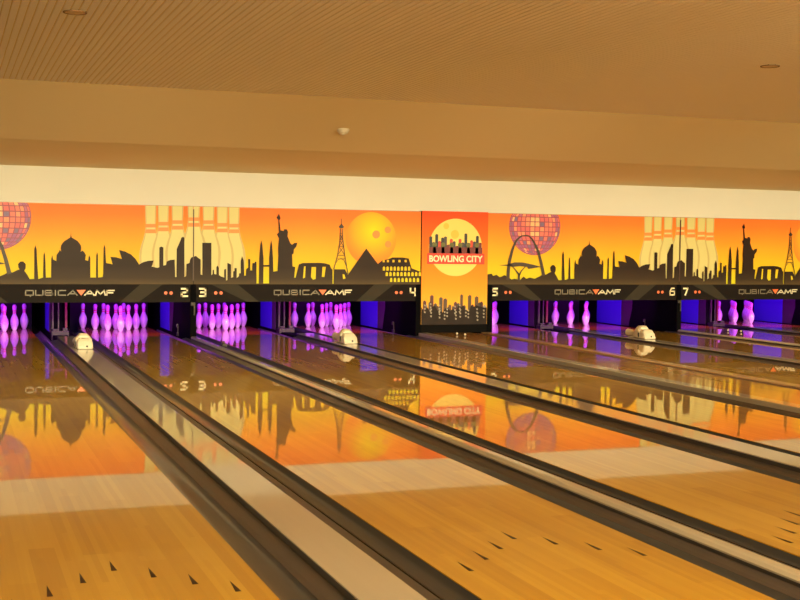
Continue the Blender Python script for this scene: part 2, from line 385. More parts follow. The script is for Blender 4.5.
# ------------------------------------------------------------------ masking units
ART = {"A": {'sky': [[(0.003,0.902),(0.071,0.913),(0.095,0.881),(0.153,0.898),(0.2,0.864),(0.235,0.871),(0.281,0.892),(0.329,0.871),(0.4,0.829),(0.447,0.839),(0.506,0.829),(0.541,0.818),(0.599,0.872),(0.647,0.84),(0.707,0.857),(0.79,0.84),(0.838,0.862),(0.885,0.883),(0.92,0.905),(0.98,0.905),(1.028,0.931),(1.064,0.944),(1.051,0.97),(1.046,1.013),(1.074,1.046),(1.11,1.05),(1.142,1.014),(1.141,0.96),(1.124,0.927),(1.162,0.873),(1.192,0.819),(1.248,0.82),(1.249,1.014),(1.249,1.209),(1.263,1.263),(1.279,1.209),(1.287,1.015),(1.299,0.82),(1.36,0.839),(1.363,1.003),(1.366,1.134),(1.375,1.174),(1.385,1.134),(1.391,1.003),(1.395,0.839),(1.461,0.84),(1.463,1.083),(1.476,1.135),(1.486,1.076),(1.527,1.057),(1.531,1.136),(1.562,1.182),(1.569,1.202),(1.588,1.182),(1.583,1.228),(1.588,1.261),(1.607,1.294),(1.632,1.321),(1.664,1.341),(1.703,1.368),(1.709,1.394),(1.713,1.441),(1.717,1.395),(1.723,1.368),(1.767,1.343),(1.799,1.323),(1.825,1.29),(1.841,1.264),(1.846,1.231),(1.838,1.178),(1.859,1.198),(1.883,1.179),(1.906,1.139),(1.896,1.073),(1.934,1.062),(1.941,1.113),(1.95,1.139),(1.963,1.1),(1.963,0.841),(2.036,0.841),(2.041,1.14),(2.051,1.18),(2.061,1.14),(2.064,0.841),(2.123,0.848),(2.129,0.888),(2.132,1.035),(2.135,1.234),(2.146,1.281),(2.158,1.235),(2.168,1.035),(2.253,1.019),(2.224,1.118),(2.299,1.113),(2.375,1.09),(2.338,1.21),(2.417,1.191),(2.497,1.151),(2.557,1.091),(2.603,1.018),(2.656,1.049),(2.723,1.068),(2.797,1.073),(2.78,1.012),(2.77,0.992),(2.851,0.972),(2.874,0.985),(2.873,1.249),(2.9,1.263),(2.927,1.25),(2.927,1.006),(2.962,1.013),(2.972,1.061),(3.019,1.081),(3.08,1.088),(3.088,0.851),(3.105,0.851),(3.107,1.231),(3.16,1.354),(3.17,1.388),(3.194,1.398),(3.211,1.385),(3.213,0.851),(3.238,0.865),(3.24,1.028),(3.28,1.042),(3.291,1.09),(3.305,1.117),(3.332,1.127),(3.332,0.752),(0.003,0.752)]], 'arch': [[(0.314,0.819),(0.32,0.969),(0.336,1.1),(0.384,1.271),(0.421,1.358),(0.459,1.424),(0.511,1.468),(0.561,1.494),(0.623,1.5),(0.68,1.493),(0.733,1.454),(0.781,1.395),(0.861,1.256),(0.916,1.083),(0.944,0.976),(0.965,0.89),(0.911,0.878),(0.894,0.964),(0.87,1.071),(0.823,1.24),(0.755,1.379),(0.715,1.438),(0.672,1.475),(0.623,1.482),(0.567,1.474),(0.525,1.448),(0.483,1.406),(0.453,1.344),(0.424,1.259),(0.384,1.09),(0.372,0.965),(0.368,0.817)]], 'tree': [[(0.185,1.04),(0.325,1.052),(0.442,1.085),(0.584,1.085),(0.75,1.054),(0.899,1.019),(0.775,1.001),(0.68,0.986),(0.656,1.018),(0.537,1.028),(0.42,1.016),(0.326,1.031)],[(0.503,0.797),(0.507,0.899),(0.45,0.973),(0.392,1.039),(0.4,1.045),(0.462,0.983),(0.535,0.909),(0.543,0.797)],[(0.508,0.889),(0.555,0.962),(0.623,1.026),(0.631,1.018),(0.569,0.952),(0.534,0.875)]], 'pins': [['o',[(2.68,1.809),(2.683,1.733),(2.685,1.646),(2.69,1.558),(2.685,1.493),(2.677,1.438),(2.658,1.361),(2.632,1.284),(2.613,1.208),(2.604,1.131),(2.607,1.055),(2.616,0.967),(2.629,0.902),(2.642,0.836),(2.651,0.759),(2.869,0.759),(2.877,0.836),(2.89,0.903),(2.903,0.969),(2.911,1.057),(2.913,1.134),(2.904,1.211),(2.884,1.287),(2.858,1.364),(2.838,1.44),(2.829,1.495),(2.824,1.561),(2.828,1.648),(2.83,1.736),(2.832,1.812),(2.794,1.812)]],['i',[(2.695,1.809),(2.697,1.733),(2.699,1.646),(2.703,1.558),(2.7,1.493),(2.693,1.438),(2.678,1.361),(2.657,1.285),(2.642,1.208),(2.635,1.131),(2.637,1.055),(2.644,0.967),(2.655,0.902),(2.665,0.836),(2.672,0.759),(2.847,0.759),(2.853,0.836),(2.864,0.902),(2.874,0.968),(2.881,1.057),(2.882,1.133),(2.875,1.21),(2.859,1.287),(2.838,1.364),(2.822,1.44),(2.814,1.495),(2.811,1.56),(2.814,1.648),(2.815,1.736),(2.817,1.812)]],['s',[(2.69,1.565),(2.824,1.567),(2.831,1.519),(2.683,1.517)]],['s',[(2.69,1.491),(2.824,1.493),(2.831,1.442),(2.683,1.44)]],['o',[(2.85,1.812),(2.852,1.763),(2.854,1.675),(2.859,1.588),(2.855,1.522),(2.846,1.467),(2.827,1.39),(2.801,1.313),(2.782,1.236),(2.773,1.159),(2.776,1.082),(2.785,0.994),(2.798,0.929),(2.811,0.863),(2.82,0.786),(3.04,0.786),(3.048,0.863),(3.061,0.93),(3.074,0.996),(3.083,1.084),(3.084,1.162),(3.075,1.239),(3.055,1.316),(3.028,1.393),(3.008,1.469),(2.999,1.524),(2.995,1.59),(2.999,1.678),(3.001,1.766),(3.003,1.812)]],['i',[(2.865,1.812),(2.867,1.763),(2.869,1.675),(2.873,1.588),(2.869,1.522),(2.863,1.467),(2.847,1.39),(2.826,1.313),(2.811,1.236),(2.804,1.159),(2.806,1.082),(2.814,0.995),(2.824,0.929),(2.835,0.863),(2.842,0.786),(3.018,0.786),(3.024,0.863),(3.035,0.93),(3.045,0.996),(3.052,1.084),(3.053,1.161),(3.046,1.239),(3.03,1.315),(3.008,1.392),(2.992,1.469),(2.985,1.524),(2.981,1.59),(2.984,1.678),(2.986,1.766),(2.987,1.812)]],['s',[(2.859,1.594),(2.995,1.597),(3.001,1.548),(2.853,1.546)]],['s',[(2.859,1.52),(2.995,1.522),(3.002,1.471),(2.853,1.469)]],['o',[(3.036,1.812),(3.038,1.789),(3.04,1.701),(3.045,1.613),(3.041,1.547),(3.032,1.492),(3.011,1.414),(2.984,1.337),(2.963,1.26),(2.954,1.183),(2.957,1.105),(2.966,1.017),(2.98,0.951),(2.995,0.885),(3.004,0.808),(3.239,0.809),(3.248,0.886),(3.262,0.953),(3.275,1.019),(3.284,1.108),(3.286,1.186),(3.277,1.263),(3.255,1.34),(3.226,1.417),(3.205,1.494),(3.195,1.55),(3.19,1.616),(3.195,1.704),(3.197,1.792),(3.198,1.812)]],['i',[(3.052,1.812),(3.054,1.789),(3.056,1.701),(3.06,1.613),(3.056,1.547),(3.049,1.492),(3.033,1.415),(3.011,1.337),(2.994,1.26),(2.987,1.183),(2.989,1.106),(2.997,1.018),(3.008,0.952),(3.02,0.885),(3.028,0.808),(3.215,0.808),(3.222,0.886),(3.233,0.953),(3.244,1.019),(3.251,1.108),(3.253,1.185),(3.245,1.263),(3.228,1.34),(3.205,1.417),(3.188,1.494),(3.18,1.549),(3.176,1.615),(3.179,1.704),(3.181,1.792),(3.182,1.812)]],['s',[(3.045,1.62),(3.19,1.622),(3.198,1.574),(3.039,1.571)]],['s',[(3.046,1.545),(3.191,1.547),(3.198,1.497),(3.039,1.494)]],['o',[(3.255,1.812),(3.257,1.745),(3.262,1.657),(3.257,1.59),(3.248,1.535),(3.226,1.457),(3.196,1.379),(3.174,1.302),(3.165,1.224),(3.168,1.147),(3.178,1.059),(3.193,0.992),(3.208,0.926),(3.218,0.848),(3.332,0.848),(3.332,1.812)]],['i',[(3.271,1.812),(3.273,1.745),(3.277,1.657),(3.274,1.591),(3.266,1.535),(3.248,1.458),(3.225,1.38),(3.207,1.302),(3.2,1.225),(3.202,1.147),(3.211,1.059),(3.223,0.992),(3.235,0.926),(3.243,0.848),(3.332,0.848),(3.332,1.812)]],['s',[(3.262,1.663),(3.332,1.664),(3.332,1.616),(3.255,1.615)]],['s',[(3.262,1.588),(3.332,1.589),(3.332,1.538),(3.255,1.537)]]]},
 "B": {'pins': [['o',[(0.483,1.812),(0.485,1.757),(0.487,1.668),(0.492,1.578),(0.488,1.511),(0.48,1.455),(0.46,1.376),(0.433,1.298),(0.413,1.219),(0.404,1.141),(0.407,1.063),(0.417,0.973),(0.431,0.906),(0.445,0.839),(0.454,0.76),(0.683,0.76),(0.691,0.839),(0.705,0.907),(0.718,0.975),(0.726,1.065),(0.728,1.144),(0.719,1.222),(0.697,1.301),(0.669,1.379),(0.648,1.458),(0.639,1.514),(0.634,1.581),(0.638,1.671),(0.639,1.76),(0.64,1.812)]],['i',[(0.499,1.812),(0.5,1.757),(0.502,1.668),(0.507,1.579),(0.503,1.511),(0.496,1.455),(0.481,1.377),(0.459,1.298),(0.443,1.22),(0.437,1.141),(0.439,1.063),(0.447,0.973),(0.458,0.906),(0.469,0.839),(0.477,0.76),(0.66,0.76),(0.667,0.839),(0.677,0.907),(0.688,0.974),(0.694,1.065),(0.696,1.143),(0.688,1.222),(0.671,1.301),(0.648,1.379),(0.631,1.457),(0.624,1.513),(0.62,1.581),(0.623,1.67),(0.624,1.76),(0.625,1.812)]],['s',[(0.492,1.585),(0.634,1.588),(0.641,1.538),(0.486,1.536)]],['s',[(0.493,1.509),(0.634,1.511),(0.641,1.46),(0.486,1.457)]],['o',[(0.32,1.812),(0.322,1.765),(0.324,1.676),(0.329,1.587),(0.325,1.52),(0.317,1.464),(0.297,1.385),(0.27,1.307),(0.25,1.229),(0.242,1.151),(0.244,1.073),(0.254,0.983),(0.268,0.916),(0.282,0.849),(0.291,0.771),(0.518,0.771),(0.527,0.85),(0.54,0.918),(0.553,0.985),(0.562,1.075),(0.563,1.153),(0.554,1.232),(0.533,1.31),(0.505,1.388),(0.484,1.466),(0.475,1.522),(0.47,1.589),(0.474,1.679),(0.475,1.768),(0.476,1.812)]],['i',[(0.336,1.812),(0.337,1.765),(0.339,1.676),(0.343,1.587),(0.34,1.52),(0.333,1.464),(0.317,1.386),(0.296,1.307),(0.28,1.229),(0.274,1.151),(0.276,1.073),(0.284,0.984),(0.295,0.917),(0.306,0.849),(0.314,0.771),(0.495,0.771),(0.502,0.85),(0.513,0.917),(0.523,0.985),(0.53,1.075),(0.531,1.153),(0.523,1.232),(0.506,1.31),(0.484,1.388),(0.467,1.466),(0.46,1.522),(0.456,1.589),(0.459,1.678),(0.46,1.768),(0.461,1.812)]],['s',[(0.329,1.593),(0.47,1.596),(0.477,1.547),(0.323,1.544)]],['s',[(0.33,1.517),(0.47,1.52),(0.477,1.468),(0.323,1.466)]],['o',[(0.125,1.812),(0.126,1.798),(0.129,1.709),(0.134,1.621),(0.13,1.554),(0.12,1.498),(0.1,1.42),(0.072,1.342),(0.051,1.264),(0.042,1.187),(0.044,1.109),(0.054,1.02),(0.069,0.953),(0.083,0.887),(0.093,0.809),(0.332,0.809),(0.341,0.888),(0.355,0.955),(0.369,1.022),(0.378,1.112),(0.38,1.19),(0.37,1.268),(0.348,1.346),(0.319,1.424),(0.297,1.501),(0.287,1.557),(0.282,1.624),(0.286,1.713),(0.288,1.802),(0.289,1.812)]],['i',[(0.141,1.812),(0.142,1.798),(0.145,1.71),(0.149,1.621),(0.145,1.554),(0.138,1.499),(0.121,1.421),(0.099,1.343),(0.082,1.265),(0.075,1.187),(0.077,1.109),(0.085,1.02),(0.097,0.954),(0.109,0.887),(0.117,0.809),(0.308,0.809),(0.315,0.888),(0.326,0.955),(0.337,1.022),(0.344,1.111),(0.346,1.19),(0.338,1.268),(0.32,1.346),(0.297,1.423),(0.279,1.501),(0.271,1.557),(0.267,1.623),(0.27,1.712),(0.271,1.801),(0.272,1.812)]],['s',[(0.134,1.627),(0.282,1.63),(0.289,1.581),(0.127,1.579)]],['s',[(0.134,1.552),(0.282,1.555),(0.289,1.503),(0.128,1.501)]],['o',[(0.003,0.848),(0.133,0.849),(0.143,0.927),(0.158,0.994),(0.172,1.061),(0.182,1.15),(0.184,1.228),(0.174,1.306),(0.151,1.383),(0.12,1.461),(0.097,1.538),(0.087,1.593),(0.082,1.66),(0.086,1.748),(0.087,1.812),(0.003,1.812)]],['i',[(0.003,0.848),(0.108,0.849),(0.116,0.927),(0.128,0.994),(0.139,1.061),(0.147,1.15),(0.148,1.228),(0.14,1.305),(0.121,1.383),(0.097,1.46),(0.079,1.538),(0.07,1.593),(0.066,1.659),(0.07,1.748),(0.071,1.812),(0.003,1.812)]],['s',[(0.003,1.664),(0.081,1.666),(0.089,1.618),(0.003,1.616)]],['s',[(0.003,1.589),(0.082,1.591),(0.09,1.54),(0.003,1.538)]]], 'sky': [[(0.003,1.127),(0.035,1.141),(0.059,1.118),(0.1,1.091),(0.101,0.886),(0.125,0.879),(0.123,1.32),(0.247,1.321),(0.249,0.879),(0.267,0.893),(0.267,0.948),(0.285,0.951),(0.288,0.893),(0.319,0.887),(0.318,0.99),(0.336,1.01),(0.353,0.976),(0.354,0.88),(0.386,0.859),(0.428,0.845),(0.427,0.956),(0.452,0.963),(0.453,0.804),(0.473,0.811),(0.471,1.049),(0.522,1.025),(0.523,0.839),(0.554,0.853),(0.553,0.929),(0.571,0.936),(0.571,0.977),(0.602,0.975),(0.603,0.839),(0.635,0.867),(0.635,0.901),(0.659,0.908),(0.658,1.075),(0.676,1.144),(0.7,1.082),(0.708,0.895),(0.708,0.872),(0.731,0.872),(0.736,0.964),(0.764,0.983),(0.763,1.103),(0.792,1.103),(0.793,0.946),(0.821,0.946),(0.824,1.048),(0.855,1.048),(0.858,1.067),(0.881,1.067),(0.883,0.764),(0.917,0.764),(0.919,1.114),(0.932,1.299),(0.947,1.37),(0.963,1.3),(0.981,1.114),(0.98,0.765),(1.064,0.765),(1.061,1.115),(1.075,1.301),(1.088,1.372),(1.104,1.301),(1.117,1.115),(1.122,0.929),(1.183,0.938),(1.193,1.153),(1.187,1.246),(1.199,1.396),(1.17,1.451),(1.198,1.48),(1.187,1.656),(1.162,1.684),(1.181,1.712),(1.196,1.74),(1.212,1.703),(1.22,1.675),(1.204,1.647),(1.223,1.508),(1.265,1.499),(1.275,1.524),(1.313,1.524),(1.329,1.491),(1.324,1.425),(1.363,1.332),(1.388,1.308),(1.421,1.333),(1.466,1.338),(1.454,1.287),(1.416,1.24),(1.413,1.183),(1.393,1.174),(1.399,1.005),(1.438,0.996),(1.425,0.846),(1.445,0.846),(1.492,1.034),(1.55,1.053),(1.785,1.058),(1.869,1.052),(1.944,1.032),(1.966,0.981),(1.987,0.961),(1.989,0.76),(2.006,0.76),(2.009,0.967),(2.17,0.968),(2.218,0.89),(2.491,1.267),(2.669,1.047),(2.734,1.099),(2.833,1.121),(2.888,1.142),(3.044,1.143),(3.144,1.13),(3.191,0.987),(3.332,0.936),(3.332,0.752),(0.003,0.752)]], 'bridge': [[(0.976,1.021),(1.064,1.022),(1.064,0.999),(0.976,0.999)]], 'holes': [[(1.566,1.006),(1.589,1.006),(1.581,0.846),(1.552,0.837)],[(1.677,0.997),(1.742,0.998),(1.738,0.828),(1.699,0.818),(1.669,0.856)],[(1.838,1.001),(1.887,1.001),(1.867,0.858),(1.828,0.858)],[(2.138,0.9),(2.166,0.89),(2.182,0.838),(2.145,0.828)],[(2.741,1.106),(2.772,1.106),(2.772,1.073),(2.741,1.072)],[(2.807,1.106),(2.838,1.106),(2.838,1.073),(2.807,1.073)],[(2.891,1.107),(2.922,1.107),(2.922,1.074),(2.891,1.073)],[(2.984,1.107),(3.015,1.108),(3.016,1.074),(2.984,1.074)],[(3.08,1.108),(3.111,1.108),(3.111,1.075),(3.08,1.075)],[(2.745,0.952),(2.744,0.993),(2.753,1.01),(2.771,1.01),(2.78,0.994),(2.78,0.952)],[(2.8,0.952),(2.799,0.994),(2.808,1.01),(2.826,1.011),(2.835,0.994),(2.835,0.952)],[(2.855,0.952),(2.855,0.994),(2.863,1.011),(2.881,1.011),(2.89,0.994),(2.891,0.953)],[(2.911,0.953),(2.91,0.994),(2.919,1.011),(2.936,1.011),(2.945,0.995),(2.946,0.953)],[(2.966,0.953),(2.965,0.995),(2.974,1.011),(2.992,1.011),(3.001,0.995),(3.002,0.953)],[(3.022,0.953),(3.021,0.995),(3.03,1.012),(3.048,1.012),(3.057,0.995),(3.057,0.953)],[(3.077,0.953),(3.077,0.995),(3.086,1.012),(3.103,1.012),(3.113,0.995),(3.113,0.954)],[(3.133,0.954),(3.133,0.996),(3.141,1.012),(3.159,1.012),(3.168,0.996),(3.169,0.954)],[(2.79,0.873),(2.789,0.915),(2.798,0.931),(2.816,0.931),(2.825,0.915),(2.825,0.873)],[(2.846,0.873),(2.846,0.915),(2.854,0.932),(2.872,0.932),(2.881,0.915),(2.882,0.873)],[(2.903,0.873),(2.902,0.915),(2.911,0.932),(2.929,0.932),(2.938,0.915),(2.938,0.874)],[(2.959,0.874),(2.959,0.915),(2.967,0.932),(2.985,0.932),(2.994,0.915),(2.995,0.874)],[(3.016,0.874),(3.015,0.916),(3.024,0.932),(3.042,0.932),(3.051,0.916),(3.052,0.874)],[(3.073,0.874),(3.072,0.916),(3.081,0.933),(3.099,0.933),(3.108,0.916),(3.109,0.874)],[(3.13,0.874),(3.129,0.916),(3.138,0.933),(3.156,0.933),(3.165,0.916),(3.166,0.874)],[(3.187,0.874),(3.186,0.916),(3.195,0.933),(3.213,0.933),(3.222,0.916),(3.223,0.874)],[(3.244,0.874),(3.244,0.916),(3.252,0.933),(3.27,0.933),(3.28,0.917),(3.28,0.875)],[(3.301,0.875),(3.301,0.917),(3.31,0.933),(3.328,0.934),(3.337,0.917),(3.338,0.875)],[(2.857,0.788),(2.857,0.83),(2.865,0.846),(2.883,0.846),(2.892,0.83),(2.893,0.788)],[(2.916,0.788),(2.915,0.83),(2.924,0.846),(2.942,0.846),(2.951,0.83),(2.951,0.788)],[(2.975,0.788),(2.974,0.83),(2.983,0.847),(3.001,0.847),(3.01,0.83),(3.01,0.788)],[(3.034,0.788),(3.033,0.83),(3.042,0.847),(3.06,0.847),(3.069,0.83),(3.07,0.788)],[(3.093,0.788),(3.092,0.83),(3.101,0.847),(3.119,0.847),(3.128,0.83),(3.129,0.788)],[(3.152,0.788),(3.152,0.83),(3.16,0.847),(3.178,0.847),(3.188,0.83),(3.188,0.788)],[(3.212,0.788),(3.211,0.83),(3.22,0.847),(3.238,0.847),(3.247,0.83),(3.248,0.788)],[(3.271,0.788),(3.271,0.83),(3.279,0.847),(3.297,0.847),(3.307,0.831),(3.307,0.789)]], 'eiffel': [[(2.116,1.688),(2.117,1.606),(2.109,1.606),(2.108,1.688)],[(2.105,1.545),(2.098,1.37),(2.066,1.165),(2.01,0.963),(1.998,0.967),(2.054,1.167),(2.086,1.372),(2.093,1.545)],[(2.131,1.545),(2.145,1.372),(2.173,1.168),(2.224,0.901),(2.212,0.899),(2.161,1.166),(2.133,1.37),(2.119,1.545)],[(2.091,1.477),(2.134,1.478),(2.134,1.47),(2.091,1.469)],[(2.09,1.395),(2.139,1.396),(2.139,1.388),(2.09,1.387)],[(2.078,1.293),(2.149,1.294),(2.149,1.286),(2.078,1.285)],[(2.06,1.17),(2.167,1.171),(2.167,1.163),(2.06,1.162)],[(2.046,1.119),(2.179,1.12),(2.179,1.112),(2.046,1.111)],[(2.1,1.465),(2.143,1.384),(2.135,1.38),(2.092,1.461)],[(2.138,1.462),(2.094,1.379),(2.086,1.383),(2.13,1.466)],[(2.093,1.383),(2.152,1.292),(2.146,1.288),(2.087,1.379)],[(2.142,1.38),(2.081,1.287),(2.075,1.291),(2.136,1.384)],[(2.081,1.291),(2.17,1.173),(2.164,1.169),(2.075,1.287)],[(2.152,1.288),(2.063,1.168),(2.057,1.172),(2.146,1.292)],[(2.037,1.065),(2.069,1.108),(2.114,1.125),(2.16,1.097),(2.195,1.025),(2.187,1.021),(2.154,1.093),(2.114,1.117),(2.073,1.102),(2.043,1.061)],[(2.071,1.571),(2.092,1.592),(2.113,1.621),(2.135,1.592),(2.154,1.572),(2.131,1.551),(2.095,1.551)]]}}
DISCO_C = (0.782, 1.625, 0.431)
BALL_C = [2.568,1.408,0.382,[[2.642,1.471,0.058],[2.819,1.54,0.048],[2.826,1.333,0.048]]]

SKYBOT = .752
def disco_tiles(cx, cz, R, zmax):
    rnd = random.Random(3); out = []
    n = 16
    def W(a, b):   # sphere grid -> plane
        return (cx+R*math.sin(a)*(math.cos(b)), cz+R*math.sin(b))
    nb = 18
    for j in range(nb):
        b0 = -PI/2+PI*j/nb; b1 = -PI/2+PI*(j+1)/nb
        for i in range(n):
            a0 = -PI/2+PI*i/n; a1 = -PI/2+PI*(i+1)/n
            ga = (a1-a0)*.09; gb = (b1-b0)*.09
            q = [W(a0+ga, b0+gb), W(a1-ga, b0+gb), W(a1-ga, b1-gb), W(a0+ga, b1-gb)]
            if q[0][1] > zmax-.004: continue
            q = [(x, min(z, zmax)) for x, z in q]
            if abs(q[1][0]-q[0][0]) < .004 and abs(q[2][0]-q[3][0]) < .004: continue
            mx = (q[0][0]+q[2][0])/2; mz = (q[0][1]+q[2][1])/2
            d = math.hypot(mx-cx, mz-cz-.05)/R
            if d < .25: k = rnd.choice([3, 2, 2, 3, 0])
            elif d < .62: k = rnd.choice([0, 0, 1, 2, 1, 2])
            elif d < .82: k = rnd.choice([1, 4, 1, 0, 4, 2])
            else: k = rnd.choice([4, 5, 5, 4, 6, 1])
            if rnd.random() < .05: k = 3
            if rnd.random() < .05: k = 6
            out.append((q, k))
    return out

def digit(ch, x0, x1, z0, z1, w, y, parent):
    if ch == '6': w *= .8
    return printed('lane_number', strokes(GL[ch], w, x0+w/2, z0+w/2, x1-x0-w, z1-z0-w), y, M['cream_num'], parent)

def masking(u, design, numL, numR, label):
    t = empty('masking_unit', (UNIT[u], MY, 0), label, 'masking unit')
    boxobj('board', .003, UW-.003, 0, .09, SKYBOT, 1.812, M['sky'], t)
    boxobj('lower_band', .003, UW-.003, -.004, .10, .508, SKYBOT, M['bandm'], t)
    boxobj('top_edge', .003, UW-.003, .0, .094, 1.812, 1.82, M['tan'], t)
    D = ART[design]
    def y(k): return -.0012*k
    if design == 'A':
        cx, cz, R = DISCO_C
        d = disc(cx, cz, R, 64, 1.811)
        dd = printed('printed_mirror_ball', [d], y(1), M['disco_base'], t)
        dt = printed('mirror_tiles', disco_tiles(cx, cz, R*.985, 1.811), y(2), DISCO, dd)
    else:
        cx, cz, R, holes = BALL_C
        dd = printed('printed_bowling_ball', [disc(cx, cz, R, 64, 1.811)], y(1), M['ballp'], t)
        printed('finger_holes', [disc(a, b, r, 24) for a, b, r in holes], y(2), M['hole'], dd)
    # printed pins, back to front, as one picture
    mats = {'o': 0, 'i': 1, 's': 2}
    pm = bpy.data.meshes.new('printed_pins'); bm = bmesh.new()
    for i, (k, P) in enumerate(D['pins']):
        poly(bm, P, y(1)-.0003*i, mats[k])
    bmesh.ops.triangulate(bm, faces=bm.faces[:], ngon_method='EAR_CLIP'); bm.to_mesh(pm); bm.free()
    for mm in ('cream_edge', 'cream', 'pstripe'): pm.materials.append(M[mm])
    o = bpy.data.objects.new('printed_pins', pm); C.objects.link(o); o.parent = t
    yb = 12
    printed('printed_skyline', D['sky'], y(yb), M['sil'], t)
    if design == 'A':
        printed('printed_arch', D['arch'], y(yb+1), M['arch'], t)
        printed('printed_tree', D['tree'], y(yb+1), M['arch'], t)
    else:
        printed('printed_bridge', D['bridge'], y(yb), M['sil'], t)
        printed('printed_tower', D['eiffel'], y(yb)-.0006, M['arch'], t)
        printed('printed_openings', D['holes'], y(yb+1), M['sky'], t)
    # band facets
    F = [[(2.35, .51), (2.62, .75), (2.92, .75), (2.60, .51)], [(0.25, .75), (.62, .75), (.92, .51), (.75, .51)]]
    for f_ in F: printed('band_facet', [f_], -.0052, M['band_light'], t)
    # wordmark
    x = 1.133; z0, z1 = .600, .676; w = .015
    adv = [('Q', .105), ('U', .10), ('B', .10), ('I', .03), ('C', .10), ('A', .125)]
    L1 = []
    sc = (1.80-1.133-.014*5)/sum(a for _, a in adv)
    for ch, a in adv:
        a *= sc
        L1 += strokes(GL[ch], w, x+w/2, z0+w/2, a-w, z1-z0-w); x += a+.014
    wm = printed('brand_lettering', L1, -.0062, M['grey_letter'], t, 'grey wide wordmark letters')
    x = 1.885; L2 = []
    for ch, a in (('A', .135), ('M', .14), ('F', .11)):
        L2 += strokes(GL[ch], w*1.15, x+w/2, z0+w/2, a-w, z1-z0-w); x += a+.006
    printed('bright_lettering', L2, -.0062, M['white_letter'], t, 'pale wordmark letters')
    printed('triangle_mark', [[(1.787, .676), (1.905, .676), (1.846, .600)]], -.0066, M['tri'], t, 'orange triangle')
    if numL:
        digit(numL, .082, .182, .578, .703, .025, -.0062, t)
        for q in (.312, .387): printed('indicator_dot', [disc(q, .633, .023, 20)], -.0062, M['dot'], t)
    if numR:
        digit(numR, 3.167, 3.267, .578, .703, .025, -.0062, t)
        for q in (2.962, 3.035): printed('indicator_dot', [disc(q, .633, .023, 20)], -.0062, M['dot'], t)
    return t
masking(1, 'A', None, '2', 'sunset skyline masking board with number two on its black lower band')
masking(2, 'B', '3', '4', 'sunset skyline masking board with numbers three and four, bowling ball printed as sun')
masking(3, 'A', '5', '6', 'sunset skyline masking board with numbers five and six, full mirror ball above an arch')
masking(4, 'B', '7', None, 'sunset skyline masking board with number seven at its left end')
# seams between neighbouring boards
for x in (UNIT[2], UNIT[4]):
    who = 'numbers two and three' if x < 5 else 'numbers six and seven'
    tag(boxobj('seam_strip', x-.007, x+.007, MY-.023, MY-.0175, .80, 1.775, M['brown']), 'thin dark vertical seam strip on the masking between %s' % who, 'strip')

# ------------------------------------------------------------------ banner box between lanes 4 and 5
t = empty('banner_box', (6.497, MY-.02, .041), 'tall red and orange banner box lettered BOWLING CITY over a city skyline', 'banner box')
PWD = 1.056
bz = -.041
boxobj('box_body', 0, PWD, .001, .30, 0, 1.785, M['black'], t)
bm = bmesh.new(); poly(bm, [(0, .15+bz), (PWD, .15+bz), (PWD, 1.826+bz), (0, 1.826+bz)], -.001)
g = obj('banner_face', bm, M['p_bg'], t)
boxobj('base_board', 0, PWD, -.012, 0, 0, .16+bz, M['black'], t)
printed('printed_sun', [disc(.535, 1.298+bz, .423, 64)], -.003, M['p_circle'], t)
printed('sun_spots', [disc(.52, 1.49+bz, .065, 20), disc(.38, 1.61+bz, .045, 20)], -.0036, M['p_circle2'], t)
rnd = random.Random(11); P = []
x = .115; hs = [.30, .20, .34, .22, .28, .30, .16, .26, .22, .14, .26, .20, .36, .18, .24, .22, .32, .20]
for i in range(18):
    w = .0465; h = hs[i]
    top = 1.205+h*.84
    k = [0, 3, 0, 4, 0, 3, 1, 4, 3, 1, 4, 3, 0, 1, 4, 3, 0, 1][i]
    P.append(([(x, 1.20+bz), (x+w, 1.20+bz), (x+w, top+bz-.01), (x+w*.7, top+bz), (x+w*.3, top+bz), (x, top+bz-.01)], k)); x += w
printed('printed_towers', P, -.0042, BLD, t)
P = [([(.12, 1.20+bz), (.965, 1.20+bz), (.965, 1.30+bz), (.12, 1.30+bz)], 1)]
for i in range(6):
    cx = .20+i*.135
    P.append((disc(cx, 1.335+bz, .036, 14), 2)); P.append(([(cx-.03, 1.20+bz), (cx+.03, 1.20+bz), (cx+.02, 1.30+bz), (cx-.02, 1.30+bz)], 0))
printed('printed_low_blocks', [(p_, k) for p_, k in P], -.0048, BLD, t)
bt = printed('red_title_band', [[(.085, 1.052+bz), (1.0, 1.052+bz), (1.0, 1.210+bz), (.085, 1.210+bz)]], -.0054, M['p_red'], t)
cu = bpy.data.curves.new('title', 'FONT'); cu.body = 'BOWLING CITY'; cu.size = .13; cu.offset = .0042; cu.align_x = 'CENTER'; cu.align_y = 'CENTER'
to = bpy.data.objects.new('title_tmp', cu); C.objects.link(to); bpy.context.view_layer.update()
me = bpy.data.meshes.new_from_object(to.evaluated_get(bpy.context.evaluated_depsgraph_get())); bpy.data.objects.remove(to)
xs = [v.co.x for v in me.vertices]; ys = [v.co.y for v in me.vertices]
sx = .855/(max(xs)-min(xs)); sz = .098/(max(ys)-min(ys)); mx = (max(xs)+min(xs))/2; my = (max(ys)+min(ys))/2
for v in me.vertices: v.co = Vector(((v.co.x-mx)*sx+.545, -.0062, (v.co.y-my)*sz+1.131+bz))
me.materials.clear(); me.materials.append(M['p_text'])
o = bpy.data.objects.new('title_lettering', me); C.objects.link(o); o.parent = t; o['label'] = 'cream letters reading BOWLING CITY'
